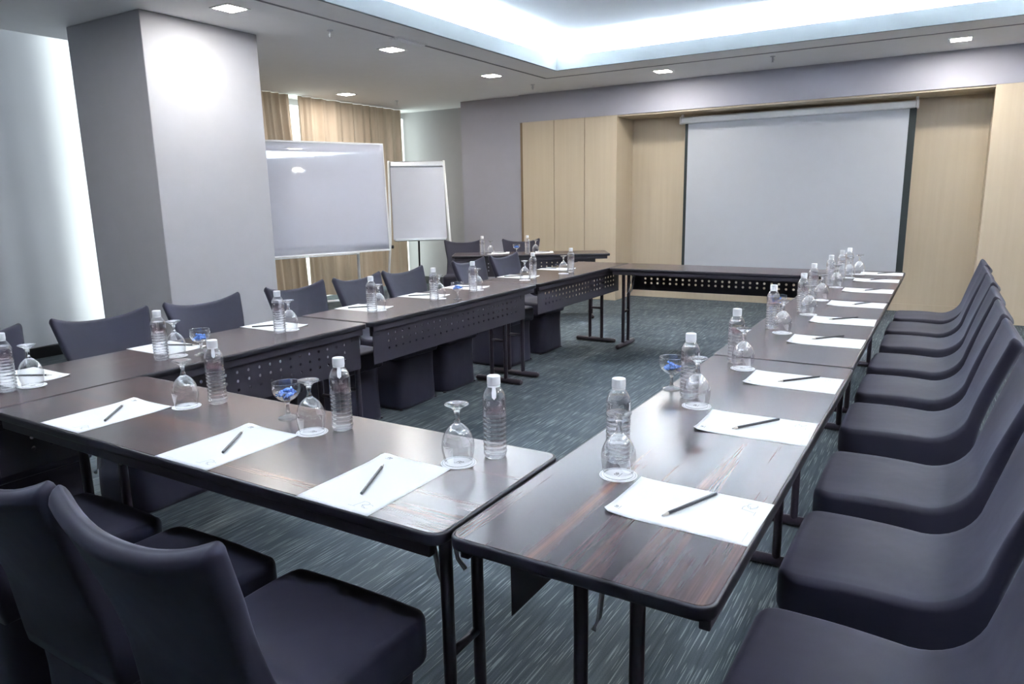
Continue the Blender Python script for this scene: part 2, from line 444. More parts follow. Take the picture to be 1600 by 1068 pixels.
o = obj('curtain', pleats(4.40, 6.84, -7.5, .02, 2.75, .045, .20, .012, 2, .12), M['curtain'], smooth=True)
tag(o, 'beige pleated curtain panel beside the column, left of the thin daylight gap', 'curtain')
o = obj('curtain', pleats(6.98, 9.06, -7.5, .06, 2.75, .04, .22, .012, 5, 0), M['curtain'], smooth=True)
tag(o, 'beige pleated curtain panel behind the whiteboard, reaching the bright window slit', 'curtain')

# ------------------------------------------------------------------ ceiling fittings
def downlight(x, y, lab):
    t = thing('downlight', lab, 'ceiling light', (x, y, ZC), 0, None)
    bm = bmesh.new(); a = .10; b = .082
    box(bm, -a, a, -a, -b, -.006, .001); box(bm, -a, a, b, a, -.006, .001); box(bm, -a, -b, -b, b, -.006, .001); box(bm, b, a, -b, b, -.006, .001)
    obj('frame', bm, M['plastic_white'], t)
    obj('lamp', bx(-b, b, -b, b, -.004, -.002), M['lamp'], t)
    return t
for x, y, lab in ((-4.55, 3.664, 'square recessed ceiling light above the column corner'),
                  (-4.57, 5.456, 'square recessed ceiling light beside the slotted air vent'),
                  (-4.62, 7.247, 'square recessed ceiling light left of the tray ceiling\'s far corner'),
                  (-6.92, 7.295, 'square recessed ceiling light over the beige curtains'),
                  (-2.914, 8.187, 'square recessed ceiling light above the niche\'s left side'),
                  (-.044, 8.236, 'square recessed ceiling light above the screen\'s right end'),
                  (-4.55, 1.86, 'square recessed ceiling light over the left tables\' near end, out of view'),
                  (1.7, 5.45, 'square recessed ceiling light over the far right-hand chairs'),
                  (1.7, 3.65, 'square recessed ceiling light over the middle right-hand chairs'),
                  (1.7, 1.85, 'square recessed ceiling light over the nearest right-hand chairs'),
                  (1.7, 7.25, 'square recessed ceiling light in the front right room corner')):
    downlight(x, y, lab)
def sprinkler(x, y, lab):
    t = thing('ceiling_sprinkler', lab, 'sprinkler', (x, y, ZC))
    obj('rosette', lathe([(0, .02), (.028, .02), (.026, -.006), (.012, -.010), (0, -.010)], 16), M['alu'], t, smooth=True)
    bm = bmesh.new(); tube(bm, [(0, 0, -.008), (0, 0, -.05)], [.009, .006], 8)
    tube(bm, [(-.012, 0, -.022), (-.014, 0, -.04), (-.002, 0, -.055)], .0025, 6); tube(bm, [(.012, 0, -.022), (.014, 0, -.04), (.002, 0, -.055)], .0025, 6)
    obj('nozzle', bm, M['alu'], t)
    obj('deflector', lathe([(0, -.055), (.015, -.056), (.015, -.058), (0, -.058)], 12), M['alu'], t)
for x, y, lab in ((-4.47, 4.567, 'small metal ceiling sprinkler between two ceiling lights, nearest the column'),
                  (-6.82, 8.19, 'small metal ceiling sprinkler near the bright window slit'),
                  (-4.57, 8.118, 'small metal ceiling sprinkler by the tray ceiling\'s far left corner'),
                  (-1.69, 8.03, 'small metal ceiling sprinkler above the projector screen')):
    sprinkler(x, y, lab)
t = thing('air_vent', 'white slotted linear air vent beside the tray ceiling edge', 'air vent', (-4.22, 5.27, ZC))
obj('frame', bx(-.055, .055, -.2, .2, -.005, .001), M['plastic_white'], t)
for k in (-1, 0, 1): obj('slat', bx(k*.03-.008, k*.03+.008, -.19, .19, -.016, -.005), M['cap'], t, bevel=.002)

# ------------------------------------------------------------------ projector screen
t = thing('hanging_projector_screen', 'large white pull-down projector screen with black side borders in the wood niche', 'projector screen', (-1.70, 9.2, 0))
ang0 = 0
obj('fabric', bx(-1.225, 1.235, -.002, .002, .455, 2.262), M['screen'], t)
obj('border', bx(-1.262, -1.225, -.003, .003, .45, 2.262), M['screenedge'], t)
obj('border', bx(1.235, 1.305, -.003, .003, .45, 2.262), M['screenedge'], t)
obj('casing', box(bmesh.new(), -1.31, 1.30, -.045, .045, 2.255, 2.335), M['whitemetal'], t, bevel=.02, seg=4)
for x in (-1.318, 1.308): obj('end_cap', bx(x-.012, x+.012, -.05, .05, 2.25, 2.345), M['plastic_white'], t, bevel=.01, seg=3)
for x in (-1.30, 1.30): obj('bracket', bx(x-.015, x+.015, -.02, .02, 2.335, 2.385), M['plastic_white'], t, bevel=.003)
obj('bottom_bar', bx(-1.262, 1.305, -.014, .014, .415, .452), M['screenedge'], t, bevel=.006, seg=3)

# ------------------------------------------------------------------ whiteboard on a rolling stand
wang = math.atan2(1.25, .48)
t = thing('whiteboard', 'large glossy whiteboard on a wheeled stand, standing behind the square column', 'whiteboard', (-5.78, 5.43, 0), wang)
W2 = .92
tl = math.radians(3.0)
bm = bmesh.new(); rows = []
for i in range(41):
    u = -1+2*i/40; x = u*(W2-.01); a_ = -.010*max(0, u)**2
    rows.append([bm.verts.new((x, -.008+.012*(1-u*u)*0+a_*((z-.83)/1.15), z)) for z in [.83+1.155*k/12 for k in range(13)]])
for a, b in zip(rows, rows[1:]):
    for k in range(12): bm.faces.new((a[k], b[k], b[k+1], a[k+1]))
pn = obj('panel', bm, M['board'], t, smooth=True); so = pn.modifiers.new('s', 'SOLIDIFY'); so.thickness = .012; so.offset = -1
TILT = [pn]
bm = bmesh.new()
for y0, y1, z0, z1 in ((0, 0, .815, .835), (0, 0, 1.98, 2.0)): box(bm, -W2, W2, -.014, .012, z0, z1)
box(bm, -W2, -W2+.02, -.014, .012, .835, 1.98); box(bm, W2-.02, W2, -.014, .012, .835, 1.98)
TILT.append(obj('frame', bm, M['whitemetal'], t, bevel=.004))
TILT.append(obj('pen_tray', bx(-.5, .5, -.075, -.012, .80, .812), M['alu'], t, bevel=.003))
for o in TILT:
    o.data.transform(Matrix.Translation((0, 0, 1.4)) @ Matrix.Rotation(-tl, 4, 'X') @ Matrix.Translation((0, 0, -1.4)))
for x in (-.55, .55):
    bm = bmesh.new(); tube(bm, [(x, .045, .06), (x, .045, 1.5)], .016)
    p = obj('post', bm, M['whitemetal'], t, smooth=True)
    bm = bmesh.new(); tube(bm, [(x, -.27, .075), (x, .30, .075)], .016)
    f = obj('foot', bm, M['whitemetal'], t, smooth=True)
    for y in (-.26, .29):
        bm = bmesh.new(); tube(bm, [(x-.012, y, .03), (x+.012, y, .03)], .03, 16)
        obj('caster', bm, M['black'], f, smooth=False)
bm = bmesh.new(); tube(bm, [(-.55, .045, .3), (.55, .045, .3)], .012)
obj('crossbar', bm, M['whitemetal'], t, smooth=True)

# ------------------------------------------------------------------ flipchart easel
fa = math.atan2(.66, .75)
t = thing('flipchart_easel', 'white flipchart easel on splayed legs, right of the large whiteboard', 'flipchart', (-5.70, 7.18, 0), fa)
lean = .20
def leanx(bm):   # tilt the board back about its local x axis
    bmesh.ops.rotate(bm, verts=bm.verts, cent=(0, 0, .87), matrix=Matrix.Rotation(-lean, 3, 'X')); return bm
obj('board', leanx(bx(-.335, .335, -.012, .006, .885, 1.84)), M['flippaper'], t, bevel=.004)
obj('clamp_bar', leanx(bx(-.335, .335, -.035, .0, 1.80, 1.87)), M['alu'], t, bevel=.012, seg=3)
obj('pen_tray', leanx(bx(-.32, .32, -.055, -.006, .865, .895)), M['alu'], t, bevel=.004)
for s in (-1, 1):
    bm = bmesh.new(); zt = 1.87; yb = math.sin(lean)*(zt-.87)
    slope = math.tan(lean)
    P0 = (s*.345, .01+slope*(1.86-.87), 1.86); P1 = (s*.375, .01, .87); P2 = (s*.46, .01-slope*.86, .012)
    tube(bm, [P0, P1, P2], .016, 10)
    lg = obj('leg', bm, M['whitemetal'], t, smooth=True)
    obj('knob', lathe([(0, -.02), (.018, -.02), (.022, 0), (.018, .02), (0, .02)], 12), M['black'], lg, loc=(s*.355, .02, .80))
bm = bmesh.new(); tube(bm, [(0, .22, 1.75), (0, .62, .012)], .013, 10)
obj('rear_leg', bm, M['black'], t, smooth=True)

# ------------------------------------------------------------------ tables
def perforated(wd, z0, z1, y, cols, rows, rad):
    """flat panel with real round holes; cols = list of hole x, rows = list of hole z"""
    bm = bmesh.new(); cw = cols[1]-cols[0]; ch = rows[1]-rows[0] if len(rows) > 1 else cw
    xs = [-wd/2] + [c-cw/2 for c in cols] + [cols[-1]+cw/2] + [wd/2]
    zs = [z0] + [r-ch/2 for r in rows] + [rows[-1]+ch/2] + [z1]
    V = {}
    def v(i, k):
        if (i, k) not in V: V[(i, k)] = bm.verts.new((xs[i], y, zs[k]))
        return V[(i, k)]
    for i in range(len(xs)-1):
        for k in range(len(zs)-1):
            q = [v(i, k), v(i+1, k), v(i+1, k+1), v(i, k+1)]
            if 1 <= i <= len(cols) and 1 <= k <= len(rows):
                cx, cz = cols[i-1], rows[k-1]
                h = [bm.verts.new((cx+rad*math.cos(a), y, cz+rad*math.sin(a))) for a in [-.75*PI + j*PI/4 for j in range(8)]]
                for e in range(4):
                    bm.faces.new((q[e], q[(e+1) % 4], h[(2*e+2) % 8], h[(2*e+1) % 8], h[2*e]))
            else: bm.faces.new(q)
    bmesh.ops.recalc_face_normals(bm, faces=bm.faces)
    return bm
def make_table(label, cx, cy, rot, ln, wd, side, ia=.19, ib=.19, hr=.0075):
    t = thing('folding_table', label, 'table', (cx, cy, 0), rot, None)
    hx, hy = ln/2, wd/2
    obj('tabletop', prism(rrect(hx-.004, hy-.004, .028), .7255, .7500), M['laminate'], t, bevel=.0015, seg=1)
    # edge moulding ring
    bm = bmesh.new(); n = 7; prof = [(-.004, .7235), (0.0, .7245), (.0015, .730), (.0015, .744), (0, .7485), (-.004, .7493)]
    out = []
    for d, z in prof: out.append([bm.verts.new((x, y, z)) for x, y in rrect(hx+d, hy+d, .03+d, n)])
    m_ = len(out[0])
    for a, b in zip(out, out[1:]):
        for k in range(m_): bm.faces.new((a[k], a[(k+1) % m_], b[(k+1) % m_], b[k]))
    bmesh.ops.recalc_face_normals(bm, faces=bm.faces)
    obj('edge_trim', bm, M['edge'], t, smooth=True)
    for s in (-1, 1):
        obj('side_rail', bx(-hx+.03, hx-.03, s*(hy-.020)-.010, s*(hy-.020)+.010, .692, .7250), M['panelmetal'], t, bevel=.003)
    # perforated modesty panel
    pw = ln - ia - ib + .06; n = int((pw-.16)/.06)
    cols = [-(n-1)*.03 + k*.06 for k in range(n)]
    yp = side*(hy-.045)
    mp = obj('modesty_panel', perforated(pw, .505, .700, yp, cols, [.575, .615, .655], hr), M['panelmetal'], t, loc=((ia-ib)/2, 0, 0))
    so = mp.modifiers.new('solid', 'SOLIDIFY'); so.thickness = .0025
    for s in (-1, 1): obj('panel_bracket', bx((ia-ib)/2+s*(pw/2-.03)-.03, (ia-ib)/2+s*(pw/2-.03)+.03, yp-.012-side*.01, yp+.012-side*.01, .66, .7252), M['black'], t, bevel=.003)
    for x, inw in ((-hx+ia, 1), (hx-ib, -1)):
        for y in (-.062, .062):
            bm = bmesh.new(); tube(bm, [(x, y, .035), (x, y, .712)], .0155, 14)
            lg = obj('leg', bm, M['leg'], t, smooth=True); lg.modifiers.new('es', 'EDGE_SPLIT')
        bm = bmesh.new(); tube(bm, [(x, -.205, .022), (x, -.19, .024), (x, .19, .024), (x, .205, .022)], [.014, .021, .021, .014], 12)
        obj('foot_bar', bm, M['leg'], t, smooth=True)
        obj('leg_mount', bx(x-.035, x+.035, -.17, .17, .706, .7252), M['black'], t, bevel=.004)
        bm = bmesh.new(); tube(bm, [(x, -.062, .33), (x, .062, .33)], .011, 10)
        obj('stretcher', bm, M['leg'], t, smooth=True)
        for y in (-.035, .035):
            bm = bmesh.new(); tube(bm, [(x+inw*.19, y, .715), (x+inw*.12, y, .700), (x+inw*.075, y, .66), (x+inw*.055, y*1.05, .59), (x+inw*.04, y*1.1, .52), (x+inw*.022, y*1.25, .495)], .006, 8)
            obj('brace', bm, M['chrome'], t, smooth=True)
    return t
R90 = PI/2
WD = .515
# right-hand row
make_table('dark wood-grain folding table nearest the camera in the right-hand row', -.5125, 1.912, R90-.007, 1.795, WD, 1)
make_table('dark wood-grain folding table in the middle of the right-hand row', -.512, 3.712, R90, 1.795, WD, 1)
make_table('dark wood-grain folding table at the far end of the right-hand row', -.512, 5.512, R90, 1.795, WD, 1)
# front table closing the near side
make_table('dark wood-grain folding table across the near end with three place settings', -1.675, 1.260, .0, 1.775, .51, 1, .13, .13)
# left-hand row
make_table('dark wood-grain folding table nearest the camera in the left-hand row', -2.835, 1.868, R90, 1.795, .53, -1, .08, .055)
make_table('dark wood-grain folding table in the middle of the left-hand row', -2.835, 3.690, R90, 1.81, .53, -1, .09, .14)
make_table('dark wood-grain folding table at the far end of the left-hand row', -2.835, 5.512, R90, 1.80, .53, -1, .10, .19, .0095)
# far cross table, bare
make_table('bare dark folding table across the far end in front of the projector screen', -1.672, 6.152, 0, 1.772, WD, 1, .06, .12, .0105)
# separate table near the back wall
BA = math.radians(30.5)
make_table('dark wood-grain table standing apart near the tall wood panels', -4.105, 7.19, BA, 1.78, .5, -1)

# ------------------------------------------------------------------ chairs
def sgnp(v, e): return math.copysign(abs(v)**e, v)
def section(wf, wb, yf, yb, z, e=.5, n=40, curve=0, zc=None):
    """rounded rectangle ring: half-width wf at the front edge, wb at the back edge"""
    pts = []
    for k in range(n):
        a = 2*PI*k/n; c = sgnp(math.cos(a), e); s = sgnp(math.sin(a), e)
        y = (yf+yb)/2 + s*(yf-yb)/2; w = wb + (wf-wb)*(s+1)/2; x = c*w
        pts.append((x, y, z))
    return pts
def loft(rings, cap0=True, cap1=True):
    bm = bmesh.new(); R = [[bm.verts.new(p) for p in r] for r in rings]; n = len(R[0])
    for a, b in zip(R, R[1:]):
        for k in range(n): bm.faces.new((a[k], a[(k+1) % n], b[(k+1) % n], b[k]))
    if cap0: bm.faces.new(R[0][::-1])
    if cap1: bm.faces.new(R[-1])
    bmesh.ops.recalc_face_normals(bm, faces=bm.faces); return bm
def make_chair(label, loc, rot):
    t = thing('banquet_chair', label, 'chair', loc, rot)
    # one continuous sweep from the seat's front edge up to the top of the back, cut into seat and backrest
    def ring(A, B, wa, wb, r, raise_, bow, dome):
        """A = point (y,z) on the sat-on side, B = matching point on the outer side"""
        dy, dz = A[0]-B[0], A[1]-B[1]; T = math.hypot(dy, dz); r = min(r, T*.48)
        pts2 = []; nt_, ns, nc = 14, 3, 5
        def seg(p, q, n): return [(p[0]+(q[0]-p[0])*k/n, p[1]+(q[1]-p[1])*k/n) for k in range(n)]
        hx = .22
        def corner(cx, cy, a0): return [(cx+r*math.cos(a0+PI/2*k/nc), cy+r*math.sin(a0+PI/2*k/nc)) for k in range(nc)]
        pts2 += seg((hx-r, T), (-hx+r, T), nt_) + corner(-hx+r, T-r, PI/2) + seg((-hx, T-r), (-hx, r), ns) + corner(-hx+r, r, PI)
        pts2 += seg((-hx+r, 0), (hx-r, 0), nt_) + corner(hx-r, r, 1.5*PI) + seg((hx, r), (hx, T-r), ns) + corner(hx-r, T-r, 0)
        out = []
        for x, tt in pts2:
            f = tt/T if T > 1e-6 else 0; u = x/hx; w = wb+(wa-wb)*f
            ad = dome*(1-u*u)*(1-u*u)*f
            y = B[0]+dy*f; z = B[1]+dz*f
            y += (dy/T if T > 1e-6 else 0)*ad - bow*(1-u*u); z += (dz/T if T > 1e-6 else 0)*ad + raise_*abs(u)**2.4
            out.append((u*w, y, z))
        return out
    st = []
    # seat front rounding
    RR = .058
    for a in (8, 20, 34, 48, 62, 76, 90):
        ca, sa = math.cos(math.radians(a)), math.sin(math.radians(a))
        y = .230-RR*(1-ca) if a < 90 else .230-RR; w_ = .222-RR*(1-sa); zz = .464-.022*max(0, 1-(a-8)/50)**2
        st.append(((y, zz), (y, .346+.012*max(0, 1-(a-8)/40)), w_, w_, 0, 0, .004))
    for k in range(1, 9):
        y = .172-.242*k/8; q = k/8
        st.append(((y, .464+.004*math.sin(PI*q)), (y-.03*q, .346), .222-.014*q, .222-.012*q, 0, 0, .006))
    ns_seat = len(st)
    # curve from the seat up into the back (radius about 0.14)
    RC = .135; cy_, cz_ = -.070, .464+RC
    nA = 9
    for k in range(1, nA+1):
        a = -PI/2 - (math.radians(80))*k/nA; A = (cy_+RC*math.cos(a), cz_+RC*math.sin(a)); q = k/nA
        if q < .45: B = (-.100-.118*q/.45, .346)
        else: B = (-.218-.022*(q-.45)/.55, .346+.185*(q-.45)/.55)
        st.append((A, B, .208-.006*q, .210-.008*q, 0, .012*q*q, .004*(1-q)))
    A0 = st[-1][0]; B0 = st[-1][1]
    nb = 15
    for k in range(1, nb+1):
        q = k/nb
        A = (A0[0]-.062*q-.022*q*q, A0[1]+(.815-A0[1])*q); B = (B0[0]-.065*q-.024*q*q, B0[1]+(.811-B0[1])*q)
        w = .202-.006*math.sin(PI*min(1, q*1.6))*(q < .62)+.038*q**1.5
        st.append((A, B, w, w, .042*q*q, .012+.020*q, 0))
    # rounded top
    A1, B1 = st[-1][0], st[-1][1]; my = (A1[0]+B1[0])/2; hy_ = (A1[0]-B1[0])/2
    for a in (25, 50, 72, 88):
        c_, s_ = math.cos(math.radians(a)), math.sin(math.radians(a))
        st.append(((my+hy_*c_, A1[1]+.020*s_), (my-hy_*c_, B1[1]+.022*s_), w-.012*(1-c_), w-.012*(1-c_), .042, .032, 0))
    rings = [ring(A, B, wa, wb, .020, ra, bo, do) for A, B, wa, wb, ra, bo, do in st]
    full = loft(rings, True, True); full.normal_update(); full.verts.ensure_lookup_table()
    nr = [v.normal.copy() for v in full.verts]; full.free(); n_ = len(rings[0])
    a_ = obj('seat', loft(rings[:ns_seat+1], True, False), M['fabric'], t, smooth=True)
    a_.data.normals_split_custom_set_from_vertices([tuple(v) for v in nr[:n_*(ns_seat+1)]])
    a_ = obj('backrest', loft(rings[ns_seat:], False, True), M['fabric'], t, smooth=True)
    a_.data.normals_split_custom_set_from_vertices([tuple(v) for v in nr[n_*ns_seat:]])
    # stretched cover below the seat down to the floor
    rg = []
    for d, z in ((.010, .006), (.008, .03), (.010, .10), (.013, .2), (.013, .29), (.010, .335), (.008, .352), (.016, .362)):
        rg.append(section(.220-d, .205-d, .222-d, -.225+d, z, .36))
    obj('skirt', loft(rg), M['fabric'], t, smooth=True)
    for sx in (-1, 1):
        for y in (.185, -.195):
            obj('foot', lathe([(0, 0), (.013, 0), (.014, .008), (0, .010)], 10), M['black'], t, loc=(sx*.19, y, 0))
    return t
words = ['first', 'second', 'third', 'fourth', 'fifth', 'sixth', 'seventh', 'eighth', 'ninth']
RY = [1.345, 1.93, 2.50, 3.20, 3.78, 4.35, 4.98, 5.52, 6.08]
chair0 = None
def place_chair(loc, rot, label, group=None):
    global chair0
    if chair0 is None:
        chair0 = make_chair(label, loc, rot); register(chair0); return chair0
    return dup(chair0, loc, rot, label, group)
# front chairs facing +Y
for x, lab in ((-1.150, 'black stretch-covered chair in the lower left, rightmost of three at the front table'),
               (-1.648, 'black stretch-covered chair in the middle of the three at the front table'),
               (-2.150, 'black stretch-covered chair leftmost of the three at the front table')):
    place_chair((x, .935, 0), 0, lab)
for k, y in enumerate(RY):
    lab = 'black stretch-covered chair, %s from the camera in the right-hand row' % words[k]
    place_chair((-.065 + rnd.uniform(-.012, .012), y, 0), R90 + rnd.uniform(-.02, .02), lab)
LY = [1.31, 1.90, 2.47, 3.15, 3.72, 4.22, 5.08, 5.66]
for k, y in enumerate(LY):
    lab = 'black stretch-covered chair, %s from the camera in the left-hand row' % words[k]
    place_chair((-3.215 + rnd.uniform(-.012, .012), y, 0), -R90 + rnd.uniform(-.02, .02), lab)
for along, lab in ((-.84, 'black stretch-covered chair, left one at the table near the wood panels'),
                   (-.107, 'black stretch-covered chair, right one at the table near the wood panels')):
    away = .475
    cx = -4.105 + along*math.cos(BA) - away*math.sin(BA); cy = 7.19 + along*math.sin(BA) + away*math.cos(BA)
    place_chair((cx, cy, 0), BA+PI, lab)

# ------------------------------------------------------------------ tableware
TZ = .7502
def make_bottle(label, x, y, rot, with_strip=False):
    t = thing('water_bottle', label, 'bottle', (x, y, TZ), rot)
    prof = [(0, .004), (.012, .003), (.022, .0), (.0265, .002), (.029, .008), (.0298, .014)]
    z = .014
    while z < .104:
        z += .0022; prof.append((.0290 + .0011*math.sin((z-.014)/.0118*2*PI), z))
    prof += [(.0305, .107), (.0305, .110), (.0293, .112), (.0293, .148), (.0298, .150), (.0290, .156), (.0262, .164), (.0218, .173), (.0165, .181), (.0130, .186), (.0128, .198)]
    obj('body', lathe(prof, 32, False, True), M['pet'], t, smooth=True)
    wp = [(0, .0045)] + [(max(r-.0012, .002), z+.0006) for r, z in prof[1:] if z < .166]
    wp.append((0, wp[-1][1]+.0002))
    obj('water', lathe(wp, 32, False, False), M['water'], t, smooth=True)
    cp = []
    cap = lathe([(0, .209), (.0150, .209), (.0165, .2075), (.0168, .188), (.0158, .186), (.0158, .1855), (0, .1855)], 28)
    obj('cap', cap, M['cap'], t, smooth=False, bevel=.0008)
    obj('neck_ring', lathe([(.0129, .1815), (.0160, .1815), (.0162, .1845), (.0129, .1850)], 28, False, False), M['cap'], t, smooth=True)
    # printed band on the label panel
    bm = bmesh.new(); n = 14; rows = []
    for k in range(n+1):
        a = -PI/2 + (-.75+1.5*k/n); rows.append([bm.verts.new((.0297*math.cos(a), .0297*math.sin(a), zz)) for zz in (.117, .138)])
    for a, b in zip(rows, rows[1:]): bm.faces.new((a[0], b[0], b[1], a[1]))
    obj('printed_label', bm, M['redprint'], t, smooth=True)
    if with_strip:  # plain white strip tapering from the cap down the shoulder
        bm = bmesh.new(); pr = [(.0172, .1855, .0042), (.0200, .178, .0048), (.0245, .170, .0058), (.0290, .160, .0052), (.0300, .155, .0004)]
        rows = [[bm.verts.new((sx*w, -r, z)) for sx in (-1, 1)] for r, z, w in pr]
        for a, b in zip(rows, rows[1:]): bm.faces.new((a[0], a[1], b[1], b[0]))
        so = obj('white_strip', bm, M['neckwhite'], t, smooth=False); so.modifiers.new('s', 'SOLIDIFY').thickness = .0004
    return t
def make_goblet(label, x, y):
    t = thing('goblet', label, 'glass', (x, y, TZ+.0018), 0)
    bowl = [(.0335, .0), (.0345, .003), (.0375, .02), (.0400, .036), (.0405, .046), (.0385, .060), (.0335, .074), (.0260, .086), (.0170, .095), (.0095, .1005)]
    inner = [(max(r-.0013, .001), z-(.0012 if z > .05 else 0)) for r, z in bowl]
    obj('bowl', lathe(bowl, 36, False, False), M['thinglass'], t, smooth=True)
    obj('rim', lathe([(.0330, .0), (.0336, -.0006), (.0343, .0), (.0343, .0012), (.0335, .0012), (.0330, 0)], 36, False, False), M['glass'], t, smooth=True)
    st = [(0, .0965), (.0055, .0968), (.0095, .1005), (.0078, .106), (.0062, .113), (.0060, .121), (.0072, .129), (.0105, .136), (.0180, .1425), (.0265, .1460), (.0292, .1475), (.0296, .1490), (.0285, .1502), (.0200, .1500), (.0100, .1485), (0, .1480)]
    obj('stem', lathe(st, 36, False, False), M['glass'], t, smooth=True)
    return t
def make_coaster(label, x, y, rot):
    t = thing('paper_coaster', label, 'coaster', (x, y, TZ), rot)
    obj('disc', lathe([(0, 0), (.0435, 0), (.044, .0005), (.0435, .0013), (0, .0013)], 40), M['paper'], t)
    obj('printed_rim', lathe([(.0392, .00135), (.0400, .0015), (.0408, .00135)], 40, False, False), M['inklight'], t)
    obj('printed_logo', logo_bm(.010, .0015), M['ink'], t)
    return t
def bar2(bm, x0, y0, x1, y1, w, z):
    d = Vector((x1-x0, y1-y0, 0)); n = Vector((-d.y, d.x, 0)).normalized()*w/2
    vs = [bm.verts.new((x0+n.x, y0+n.y, z)), bm.verts.new((x0-n.x, y0-n.y, z)), bm.verts.new((x1-n.x, y1-n.y, z)), bm.verts.new((x1+n.x, y1+n.y, z))]
    f = bm.faces.new(vs); f.normal_update()
    if f.normal.z < 0: f.normal_flip()
def arc2(bm, cx, cy, rx, ry, a0, a1, w, z, n=8):
    p = [(cx+rx*math.cos(a0+(a1-a0)*k/n), cy+ry*math.sin(a0+(a1-a0)*k/n)) for k in range(n+1)]
    for a, b in zip(p, p[1:]): bar2(bm, a[0], a[1], b[0], b[1], w, z)
def logo_bm(s, z, ox=0, oy=0):
    """small monogram over a thin line of lettering"""
    bm = bmesh.new(); w = s*.22
    bar2(bm, ox-s*.55, oy-s*.1, ox-s*.35, oy+s*.9, w, z); arc2(bm, ox-s*.15, oy+s*.6, s*.42, s*.3, -PI*.5, PI*.6, w, z)
    bar2(bm, ox-s*.1, oy+s*.3, ox+s*.35, oy-s*.1, w, z)
    bar2(bm, ox+s*.45, oy+s*.0, ox+s*.60, oy+s*.9, w, z); arc2(bm, ox+s*.75, oy+s*.6, s*.3, s*.28, -PI*.5, PI*.6, w, z)
    bar2(bm, ox-s*1.1, oy-s*.5, ox+s*1.25, oy-s*.5, s*.12, z)
    return bm
def make_paper(label, x, y, rot):
    """210 x 295 sheet, local +Y is away from the sitter; its top-left corner curls a little"""
    t = thing('notepaper', label, 'paper', (x, y, TZ), rot)
    bm = bmesh.new(); nx, ny = 14, 20; V = []
    def lift(px, py):
        d = max(0, 1 - (math.hypot(px+.105, (py-.1475))/.085)); e = max(0, 1-math.hypot(px-.105, py-.1475)/.06)
        return .0006 + .0065*d*d + .002*e*e
    for j in range(ny+1):
        V.append([bm.verts.new((-.105+.21*i/nx, -.1475+.295*j/ny, lift(-.105+.21*i/nx, -.1475+.295*j/ny))) for i in range(nx+1)])
    # trim the curled corner round
    c = V[ny][0]; c.co.x += .006; c.co.y -= .006
    for j in range(ny):
        for i in range(nx): bm.faces.new((V[j][i], V[j][i+1], V[j+1][i+1], V[j+1][i]))
    o = obj('sheet', bm, M['paper'], t, smooth=True); so = o.modifiers.new('s', 'SOLIDIFY'); so.thickness = .0005; so.offset = -1
    lb = logo_bm(.0075, 0, -.072, .125)
    for v in lb.verts: v.co.z = lift(v.co.x, v.co.y)+.0004
    obj('printed_logo', lb, M['ink'], t)
    bm = bmesh.new()
    for k in range(9): bar2(bm, -.093+k*.0052, -.134, -.0895+k*.0052, -.134, .0012, .0010)
    obj('printed_line', bm, M['inklight'], t)
    bm = bmesh.new(); ox, oy = .055, -.112
    bar2(bm, ox-.012, oy-.010, ox-.004, oy+.016, .0016, .0010); arc2(bm, ox+.002, oy+.009, .014, .008, -PI*.5, PI*.7, .0014, .0010)
    bar2(bm, ox+.002, oy+.001, ox+.020, oy-.010, .0014, .0010); arc2(bm, ox+.018, oy, .014, .010, PI*.2, PI*1.7, .0012, .0010)
    bar2(bm, ox-.026, oy-.012, ox-.006, oy-.012, .0012, .0010)
    obj('printed_monogram', bm, M['inklight'], t)
    return t
def make_pencil(label, x, y, rot):
    """along local X, sharpened tip at +X"""
    t = thing('pencil', label, 'pencil', (x, y, TZ+.0052), rot)
    bm = bmesh.new(); tube(bm, [(-.0875, 0, 0), (.068, 0, 0)], .0038, 6); obj('barrel', bm, M['pencil'], t, bevel=.0004, seg=1)
    bm = bmesh.new(); tube(bm, [(.068, 0, 0), (.083, 0, 0)], [.0037, .0011], 10); obj('sharpened_wood', bm, M['pencilwood'], t, smooth=True)
    bm = bmesh.new(); tube(bm, [(.083, 0, 0), (.0875, 0, 0)], [.0011, .0002], 8); obj('lead', bm, M['pencil'], t)
    return t
